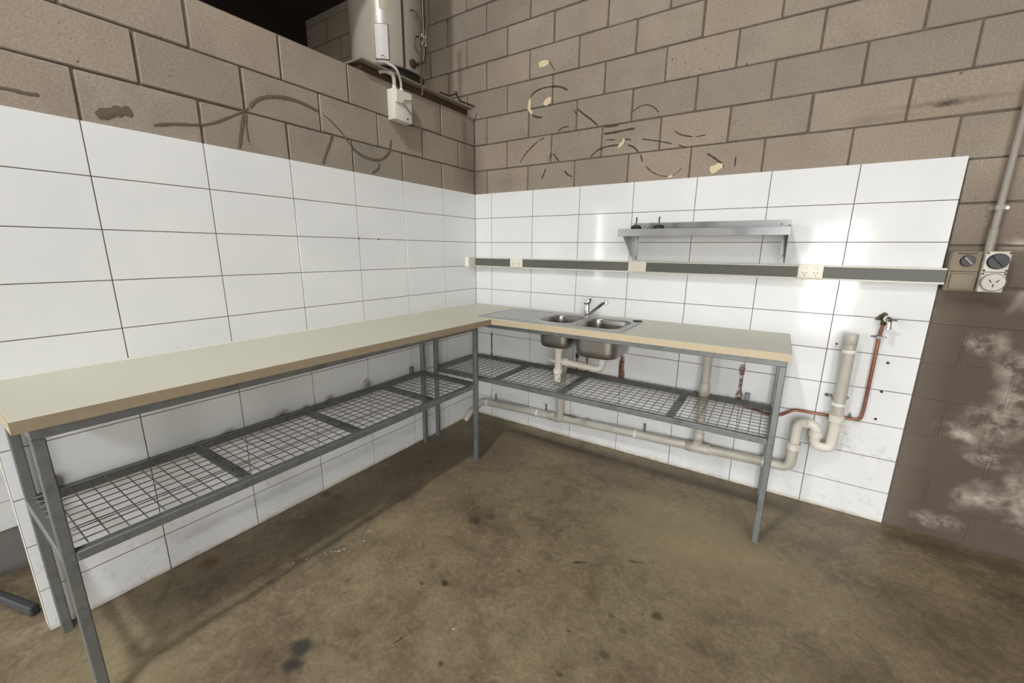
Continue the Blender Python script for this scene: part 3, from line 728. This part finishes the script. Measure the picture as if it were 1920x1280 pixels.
# copper supply and hose tap
cp = thing('copper_pipe', (2.6, -0.02, 0.6), 'thin copper water pipe running behind the bench and up the right tiles', 'pipe')
pipe(cp, [(.95, -.018, .60), (2.10, -.018, .575), (2.36, -.018, .530), (2.41, -.018, .547), (2.468, -.018, .594), (2.64, -.018, .597), (2.725, -.018, .600), (2.783, -.018, .603), (2.787, -.018, .69), (2.787, -.018, 1.09), (2.792, -.022, 1.165)], .0085, 'copper', fr=.035, n=10)
pipe(cp, [(1.373, -.022, .60), (1.375, -.022, .74)], .007, 'rust_pipe', 'branch', n=8)
for x, z, hor in ((2.787, 1.087, 1), (2.735, .605, 0)):
    c = MB()
    if hor: c.prism(rrect(x - .034, x + .034, z - .006, z + .006, .0055, 4), 1, -.003, -.0008); c.beam((x - .012, -.028, z), (x + .012, -.028, z), .004, .012); c.beam((x - .012, -.028, z), (x - .012, -.002, z), .003, .012); c.beam((x + .012, -.028, z), (x + .012, -.002, z), .003, .012)
    else: c.prism(rrect(x - .006, x + .006, z - .012, z + .026, .0055, 4), 1, -.003, -.0008); c.beam((x, -.0285, z - .011), (x, -.0285, z + .011), .012, .003); c.beam((x, -.0285, z + .011), (x, -.002, z + .011), .012, .003)
    c.build('saddle_clip', MT['galv'], cp)
for x in (1.02, 1.105):
    pipe(cp, [(x, -.015, .60), (x, -.015, .80), (x - .01, -.03, .84)], .0065, 'copper', 'tail', .02, 8)
MB().lathe([(.010, 0), (.013, .004), (.013, .03), (.010, .034)], (1.02, -.015, .70), (0, 0, 1), 12).build('stop_valve', MT['black'], cp)
ht = thing('hose_tap', (2.79, -0.0, 1.19), 'small chrome hose tap on tarnished wall elbow at the top of the copper pipe', 'tap')
MB().tube(fillet([(2.792, -.022, 1.155), (2.792, -.022, 1.19), (2.792, -.06, 1.195)], .02), .0125, 12).build('elbow', MT['bronze'], ht)
MB().prism([(2.755, 1.178), (2.80, 1.178), (2.806, 1.215), (2.79, 1.224), (2.77, 1.205)], 1, -.006, -.0006).build('wall_plate', MT['bronze'], ht, bevel=.0015)
MB().lathe([(.010, 0), (.016, .006), (.018, .014), (.018, .03), (.011, .04)], (2.792, -.052, 1.195), (.35, -.9, -.05), 16).build('body', MT['chrome'], ht)
MB().tube(fillet([(2.80, -.080, 1.195), (2.803, -.09, 1.18), (2.803, -.09, 1.145)], .012), .0105, 12).build('spout', MT['chrome'], ht)
MB().lathe([(.0125, 0), (.013, .012), (.011, .014)], (2.803, -.09, 1.158), (0, 0, -1), 12).build('spout_nut', MT['chrome'], ht)
MB().tube([(2.795, -.075, 1.198), (2.835, -.085, 1.190)], [.009, .004], 10).build('handle', MT['chrome'], ht)

# ------------------------------------------------------------------ steel wall shelf and the two feet left on it
sh = thing('wall_shelf', (1.85, -0.15, 1.62), 'stainless steel wall shelf with folded front lip on triangular brackets', 'shelf')
X0, X1 = 1.385, 2.306
MB().box(X0, X1, -.30, -.0008, 1.652, 1.6545).build('tray', MT['shelf_steel'], sh, smooth=0)
MB().box(X0, X1, -.3022, -.300, 1.6195, 1.664).build('front_lip', MT['shelf_steel'], sh, bevel=.0008, smooth=0)
MB().box(X0, X1, -.0022, -.0004, 1.6545, 1.717).build('upstand', MT['shelf_steel'], sh, smooth=0)
MB().prism([(-.3025, 1.664), (-.300, 1.664), (-.001, 1.69), (-.001, 1.652), (-.3025, 1.6195)], 0, X1 - .002, X1).build('end_flange', MT['shelf_steel'], sh, smooth=0)
for x, s_ in ((1.407, 1), (X1 - .006, -1)):
    b = MB().prism([(-.002, 1.650), (-.275, 1.650), (-.275, 1.630), (-.03, 1.471), (-.002, 1.471)], 0, x, x + .0018).build('bracket', MT['shelf_steel'], sh, smooth=0)
    MB().box(min(x, x + .026 * s_), max(x, x + .026 * s_), -.004, -.0012, 1.471, 1.650).build('bracket_flange', MT['shelf_steel'], b, smooth=0)
    for z in (1.635, 1.51): MB().lathe([(.006, 0), (.0055, .003), (.002, .005)], (x + .014 * s_, -.004, z), (0, -1, 0), 10).build('screw', MT['chrome'], b)
for x in (1.455, 2.25, 1.85): MB().lathe([(.006, 0), (.0055, .003), (.002, .004)], (x + .01, -.0022, 1.693), (0, -1, 0), 10).build('screw', MT['galv'], sh)
def foot(x, y, label):
    t = thing('levelling_foot', (x, y, 1.6545), label, 'foot', 'levelling feet left on the wall shelf')
    MB().lathe([(.036, 0), (.036, .006), (.0345, .022), (.030, .034), (.018, .041), (.008, .042)], (x, y, 1.6545), (0, 0, 1), 24).build('rubber_base', MT['rubber'], t)
    MB().lathe([(.0055, 0), (.0055, .048), (.0045, .050)], (x, y, 1.6955), (0, 0, 1), 10).build('stud', MT['chrome'], t)
foot(1.452, -.14, 'black domed foot with upright stud, at the left end of the steel shelf')
foot(1.597, -.14, 'black domed foot with upright stud, second from the left end of the steel shelf')

# ------------------------------------------------------------------ power trunking and outlets
tr = thing('cable_trunking', (1.5, -0.02, 1.42), 'white and grey-green cable trunking running along the back wall tiles', 'trunking')
MB().prism([(-.0006, 1.383), (-.048, 1.383), (-.048, 1.391), (-.044, 1.394), (-.044, 1.453), (-.048, 1.455), (-.048, 1.463), (-.0006, 1.463)], 0, 0.003, 2.982).build('channel', MT['trunk_white'], tr, bevel=.001, smooth=0)
for a, b in ((.030, .401), (.521, 1.390), (1.514, 2.369), (2.493, 2.980)):
    MB().box(a, b, -.0495, -.043, 1.3945, 1.4525).build('cover', MT['trunk_cover'], tr, bevel=.001, smooth=0)
def gpo(x, label):
    t = thing('double_socket', (x, -.05, 1.428), label, 'power socket', 'double power sockets on the trunking')
    MB().box(x - .0585, x + .0585, -.058, -.0482, 1.391, 1.465).build('face_plate', MT['socket'], t, bevel=.003, seg=2)
    for k in (-1, 1):
        r = MB().box(x + k * .026 - .010, x + k * .026 + .010, -.0615, -.057, 1.442, 1.456).build('rocker', MT['socket'], t, bevel=.003)
        m = MB(); cx = x + k * .026
        m.beam((cx - .010, -.0583, 1.424), (cx - .0055, -.0583, 1.415), .0028, .002, (0, 1, 0)); m.beam((cx + .010, -.0583, 1.424), (cx + .0055, -.0583, 1.415), .0028, .002, (0, 1, 0)); m.beam((cx, -.0583, 1.410), (cx, -.0583, 1.401), .003, .002, (0, 1, 0))
        m.build('pin_slots', MT['socket_dark'], t)
gpo(.461, 'white double power socket on the trunking nearest the wall corner')
gpo(2.431, 'white double power socket on the trunking below the right end of the steel shelf')
bp_ = MB().box(1.391, 1.513, -.058, -.0482, 1.391, 1.464).build('blank_plate', MT['socket'], None, bevel=.003, seg=2)
tag(bp_, 'blank white cover plate on the trunking below the left end of the steel shelf', 'cover plate')
jb = thing('junction_box', (0.0, -.08, 1.425), 'small cream end box on the left wall beside the trunking corner', 'junction box')
MB().box(.0008, .034, -.138, -.0008, 1.386, 1.463).build('body', MT['trunk_white'], jb, bevel=.002)
MB().prism([(.0008, -.150), (.026, -.150), (.036, -.136), (.0008, -.136)], 2, 1.384, 1.465).build('end_cap', MT['socket'], jb, bevel=.002)

# weatherproof outlets at the end of the trunking
def outlet(x0, x1, z0, z1, dep, body, label, dial_r, dial_dx, closed):
    cx = (x0 + x1) / 2; zm = z0 + (z1 - z0) * .5
    t = thing('switched_outlet', (cx, 0.009, z0), label, 'power outlet', 'weatherproof outlets beside the tiles')
    MB().box(x0, x1, -dep, .0075, z0, z1).build('body', MT[body], t, bevel=.006, seg=2)
    d = MB().lathe([(dial_r, 0), (dial_r, .010), (dial_r * .9, .014)], (cx + dial_dx, -dep, z0 + (z1 - z0) * .76), (0, -1, 0), 24).build('dial', MT['black'], t)
    g = (z0 + (z1 - z0) * .76)
    MB().beam((cx + dial_dx - dial_r * .55, -dep - .017, g + dial_r * .62), (cx + dial_dx + dial_r * .55, -dep - .017, g - dial_r * .62), .008, .008, (0, 1, 0)).build('dial_grip', MT['conduit' if closed else 'black'], d, bevel=.001)
    MB().box(x0 + .004, x1 - .004, -dep - .0016, -dep + .001, zm - .002, zm + .001).build('lid_gap', MT['rubber'], t, smooth=0)
    if closed:
        MB().box(x0 + .010, x1 - .010, -dep - .012, -dep + .001, z0 + .008, zm - .010).build('flap', MT[body], t, bevel=.005, seg=2)
        MB().beam((x0 + .02, -dep - .001, z1 - .012), (x1 - .02, -dep - .001, z1 - .012), .006, .006, (0, 1, 0)).build('ridge', MT['brown'], t)
    else:
        f = MB().lathe([(.042, 0), (.042, .014), (.038, .018)], (cx, -dep, z0 + (z1 - z0) * .25), (0, -1, 0), 28).build('socket_cover', MT['clear_cover'], t)
        m = MB(); zc = z0 + (z1 - z0) * .25
        m.beam((cx - .016, -dep - .0185, zc + .012), (cx - .008, -dep - .0185, zc), .005, .002, (0, 1, 0)); m.beam((cx + .016, -dep - .0185, zc + .012), (cx + .008, -dep - .0185, zc), .005, .002, (0, 1, 0)); m.beam((cx, -dep - .0185, zc - .008), (cx, -dep - .0185, zc - .022), .005, .002, (0, 1, 0))
        m.build('pin_slots', MT['socket_dark'], f)
        for xx in (x0 + .006, x1 - .006):
            for zz in (zm + .007, zm - .009, z1 - .008): MB().lathe([(.0045, 0), (.004, .002)], (xx, -dep, zz), (0, -1, 0), 8).build('screw', MT['rubber'], t)
outlet(2.984, 3.088, 1.354, 1.547, .052, 'box_aged', 'weathered brown-beige outlet box with dark dial and closed flap beside the trunking', .026, .004, True)
outlet(3.094, 3.178, 1.356, 1.546, .066, 'box_grey', 'pale grey outlet box with large dark dial and round socket below the conduit', .036, 0, False)
cd = thing('conduit', (3.11, -.03, 1.546), 'grey conduit pipe rising up the block wall from the pale outlet box', 'conduit')
MB().tube([(3.111, -.022, 1.546), (3.111, -.022, 3.2)], .0135, 14).build('pipe', MT['conduit'], cd)
MB().lathe([(.0165, 0), (.0165, .10), (.014, .104)], (3.111, -.022, 1.5465), (0, 0, 1), 16).build('coupling', MT['conduit'], cd)
for z in (1.745, 2.75):
    m = MB().prism(rrect(3.080, 3.150, z - .011, z + .011, .008, 4), 1, .007, .004); m.beam((3.094, -.034, z), (3.128, -.034, z), .004, .02); m.beam((3.095, -.034, z), (3.095, .006, z), .003, .02); m.beam((3.127, -.034, z), (3.127, .006, z), .003, .02)
    k = m.build('saddle', MT['conduit'], cd)
    MB().lathe([(.006, 0), (.005, .004)], (3.142, .004, z), (0, -1, 0), 8).build('screw', MT['chrome'], k)

# ------------------------------------------------------------------ water heater on its platform
pf = thing('heater_platform', (-.2, -.6, 2.59), 'dark timber platform with cement sheet top on the partition under the water heater', 'platform')
MB().box(-.48, .034, -1.125, -.075, 2.626, 2.638).build('sheet', MT['sheet'], pf, bevel=.002)
for x in (-.44, -.04): MB().box(x - .03, x + .03, -1.10, -.078, 2.5865, 2.626).build('bearer', MT['timber'], pf, bevel=.003)
for y in (-1.08, -.10): MB().box(-.41, -.07, y - .02, y + .02, 2.5865, 2.626).build('cross_batten', MT['timber'], pf, bevel=.003)
hc = Vector((-.205, -.70, 0)); hr = .243
wh = thing('water_heater', (hc.x, hc.y, 2.638), 'tall pale cylindrical water heater standing on the platform above the partition', 'water heater')
MB().lathe([(.215, 0), (.22, .006), (.22, .052), (.235, .056)], (hc.x, hc.y, 2.638), (0, 0, 1), 40).build('base_ring', MT['rubber'], wh)
MB().lathe([(.236, 0), (hr, .006), (hr, 1.0), (.235, 1.03), (.20, 1.05), (.10, 1.06)], (hc.x, hc.y, 2.692), (0, 0, 1), 56).build('shell', MT['tank'], wh, smooth=40)
def curved(name, a0, a1, z0, z1, r0, r1, mat, parent, n=8, bevel=0):
    P = []
    for k in range(n + 1):
        a = math.radians(a0 + (a1 - a0) * k / n); P.append((hc.x + r1 * math.cos(a), hc.y + r1 * math.sin(a)))
    for k in range(n, -1, -1):
        a = math.radians(a0 + (a1 - a0) * k / n); P.append((hc.x + r0 * math.cos(a), hc.y + r0 * math.sin(a)))
    return MB().prism(P, 2, z0, z1).build(name, MT[mat], parent, bevel=bevel)
pb = curved('panel_surround', -62, -39, 2.702, 2.921, hr - .004, hr + .004, 'tank', wh)
pg = curved('panel_gasket', -60.5, -40, 2.716, 2.921, hr, hr + .007, 'brown', wh)
pp = curved('access_panel', -59.7, -40.8, 2.719, 2.917, hr, hr + .012, 'panel', wh, bevel=.002)
MB().lathe([(.010, 0), (.009, .005), (.003, .007)], (hc.x + (hr + .012) * math.cos(math.radians(-49.5)), hc.y + (hr + .012) * math.sin(math.radians(-49.5)), 2.732), (math.cos(math.radians(-49.5)), math.sin(math.radians(-49.5)), 0), 12).build('panel_screw', MT['chrome'], pp)
curved('rating_label', -52, -39.5, 3.005, 3.10, hr, hr + .0012, 'label', wh)
curved('warning_label', -61.5, -59, 3.005, 3.10, hr, hr + .0012, 'label', wh)
curved('seam_strip', -19.5, -16.5, 2.694, 3.69, hr - .002, hr + .004, 'brown', wh, 2)
def polar(a, r, z): return (hc.x + r * math.cos(math.radians(a)), hc.y + r * math.sin(math.radians(a)), z)
pipe(wh, [polar(8, hr - .01, 2.75), polar(8, hr + .05, 2.75), polar(10, hr + .055, 2.80), polar(10, hr + .055, 3.4)], .011, 'bronze', 'inlet_pipe', .02, 10)
pipe(wh, [polar(-5, hr + .012, 3.04), polar(-3, hr + .05, 3.03), polar(2, hr + .055, 2.98), polar(2, hr + .05, 2.70), polar(3, hr + .05, 2.60)], .006, 'bronze', 'relief_tail', .03, 8)
MB().lathe([(.0075, 0), (.0075, .05), (.006, .052)], polar(3, hr + .05, 2.60), (0, 0, -1), 10).build('tail_end', MT['chrome'], wh)
v = MB().lathe([(.010, 0), (.018, .005), (.018, .03), (.012, .034), (.012, .05), (.019, .054), (.019, .075), (.010, .08)], polar(10, hr + .055, 2.845), (0, 0, 1), 14).build('relief_valve', MT['chrome'], wh)
MB().tube([polar(10, hr + .055, 2.925), polar(9, hr + .085, 2.96)], [.006, .004], 8).build('valve_lever', MT['chrome'], v)
pipe(wh, [polar(9, hr + .055, 2.885), polar(-2, hr + .035, 2.90), polar(-4, hr + .035, 2.83), polar(4, hr + .05, 2.77)], .005, 'bronze', 'bypass_loop', .03, 8)
MB().lathe([(.03, 0), (.028, .012), (.012, .02)], polar(-2, hr - .004, 2.735), (math.cos(math.radians(-2)), math.sin(math.radians(-2)), 0), 14).build('drain_boss', MT['brown'], wh)
op = thing('overflow_pipe', (.02, -.30, 2.64), 'thin dark overflow pipe running along the platform edge to the back wall', 'pipe')
MB().tube(fillet([(.01, -.42, 2.652), (.015, -.33, 2.655), (.02, -.25, 2.69), (.025, -.21, 2.652), (.04, -.05, 2.652)], .02), .0065, 8).build('pipe', MT['timber'], op)
MB().lathe([(.012, 0), (.012, .02), (.008, .022)], (.02, -.25, 2.685), (0, 0, 1), 10).build('valve_cap', MT['black'], op)

# isolator switch with its two flexes
iso = thing('isolator_switch', (0, -.82, 2.35), 'white isolator switch box with two grey flexes on the left wall below the heater', 'switch')
MB().box(-.0085, .062, -.905, -.755, 2.352, 2.535).build('body', MT['isolator'], iso, bevel=.005, seg=2)
MB().prism([(-.90, 2.53), (-.765, 2.53), (-.765, 2.49), (-.83, 2.478), (-.85, 2.45), (-.90, 2.45)], 0, .062, .074).build('hood', MT['isolator'], iso, bevel=.003)
MB().beam((.068, -.845, 2.468), (.068, -.765, 2.405), .012, .010, (1, 0, 0)).build('switch_handle', MT['conduit'], iso, bevel=.002)
MB().lathe([(.006, 0), (.005, .003)], (.062, -.80, 2.372), (1, 0, 0), 8).build('screw', MT['plug'], iso)
pipe(iso, [(.025, -.868, 2.53), (.025, -.868, 2.62), (.02, -.93, 2.63), (-.08, -.99, 2.602)], .0125, 'flex', 'wall_flex', .05, 12)
pipe(iso, [(.025, -.81, 2.53), (.025, -.81, 2.60), (.045, -.86, 2.66), polar(-48, hr + .006, 2.705)], .0085, 'flex', 'heater_flex', .05, 10)
for y, r in ((-.868, .015), (-.81, .012)): MB().lathe([(r, 0), (r, .025), (r * .8, .028)], (.025, y, 2.533), (0, 0, 1), 12).build('gland', MT['isolator'], iso)

# ------------------------------------------------------------------ white flecks on the floor
fk = MB(); r3 = random.Random(3)
for x, y in [(.518, -1.93), (.535, -1.935), (.54, -1.91), (.55, -1.9), (.553, -1.885), (.565, -1.88), (.57, -1.86), (.45, -2.06), (.48, -2.0), (.56, -1.70), (.565, -1.69), (.60, -1.76), (.62, -1.5), (.63, -1.45), (.74, -1.62), (.60, -.60), (1.35, -1.9), (1.15, -2.3)]:
    x += r3.uniform(-.006, .006); y += r3.uniform(-.006, .006); s_ = r3.uniform(.003, .006)
    fk.add([(x - s_, y, 0.0003), (x, y - s_ * .7, .0003), (x + s_, y, .0003), (x + .2 * s_, y + s_ * .8, .0003), (x, y, .0025)], [(0, 1, 4), (1, 2, 4), (2, 3, 4), (3, 0, 4), (3, 2, 1, 0)])
o = fk.build('paint_flecks', MT['fleck'], None, smooth=0)
tag(o, 'tiny white flecks of paint scattered on the concrete floor before the left bench', 'debris', kind='stuff')
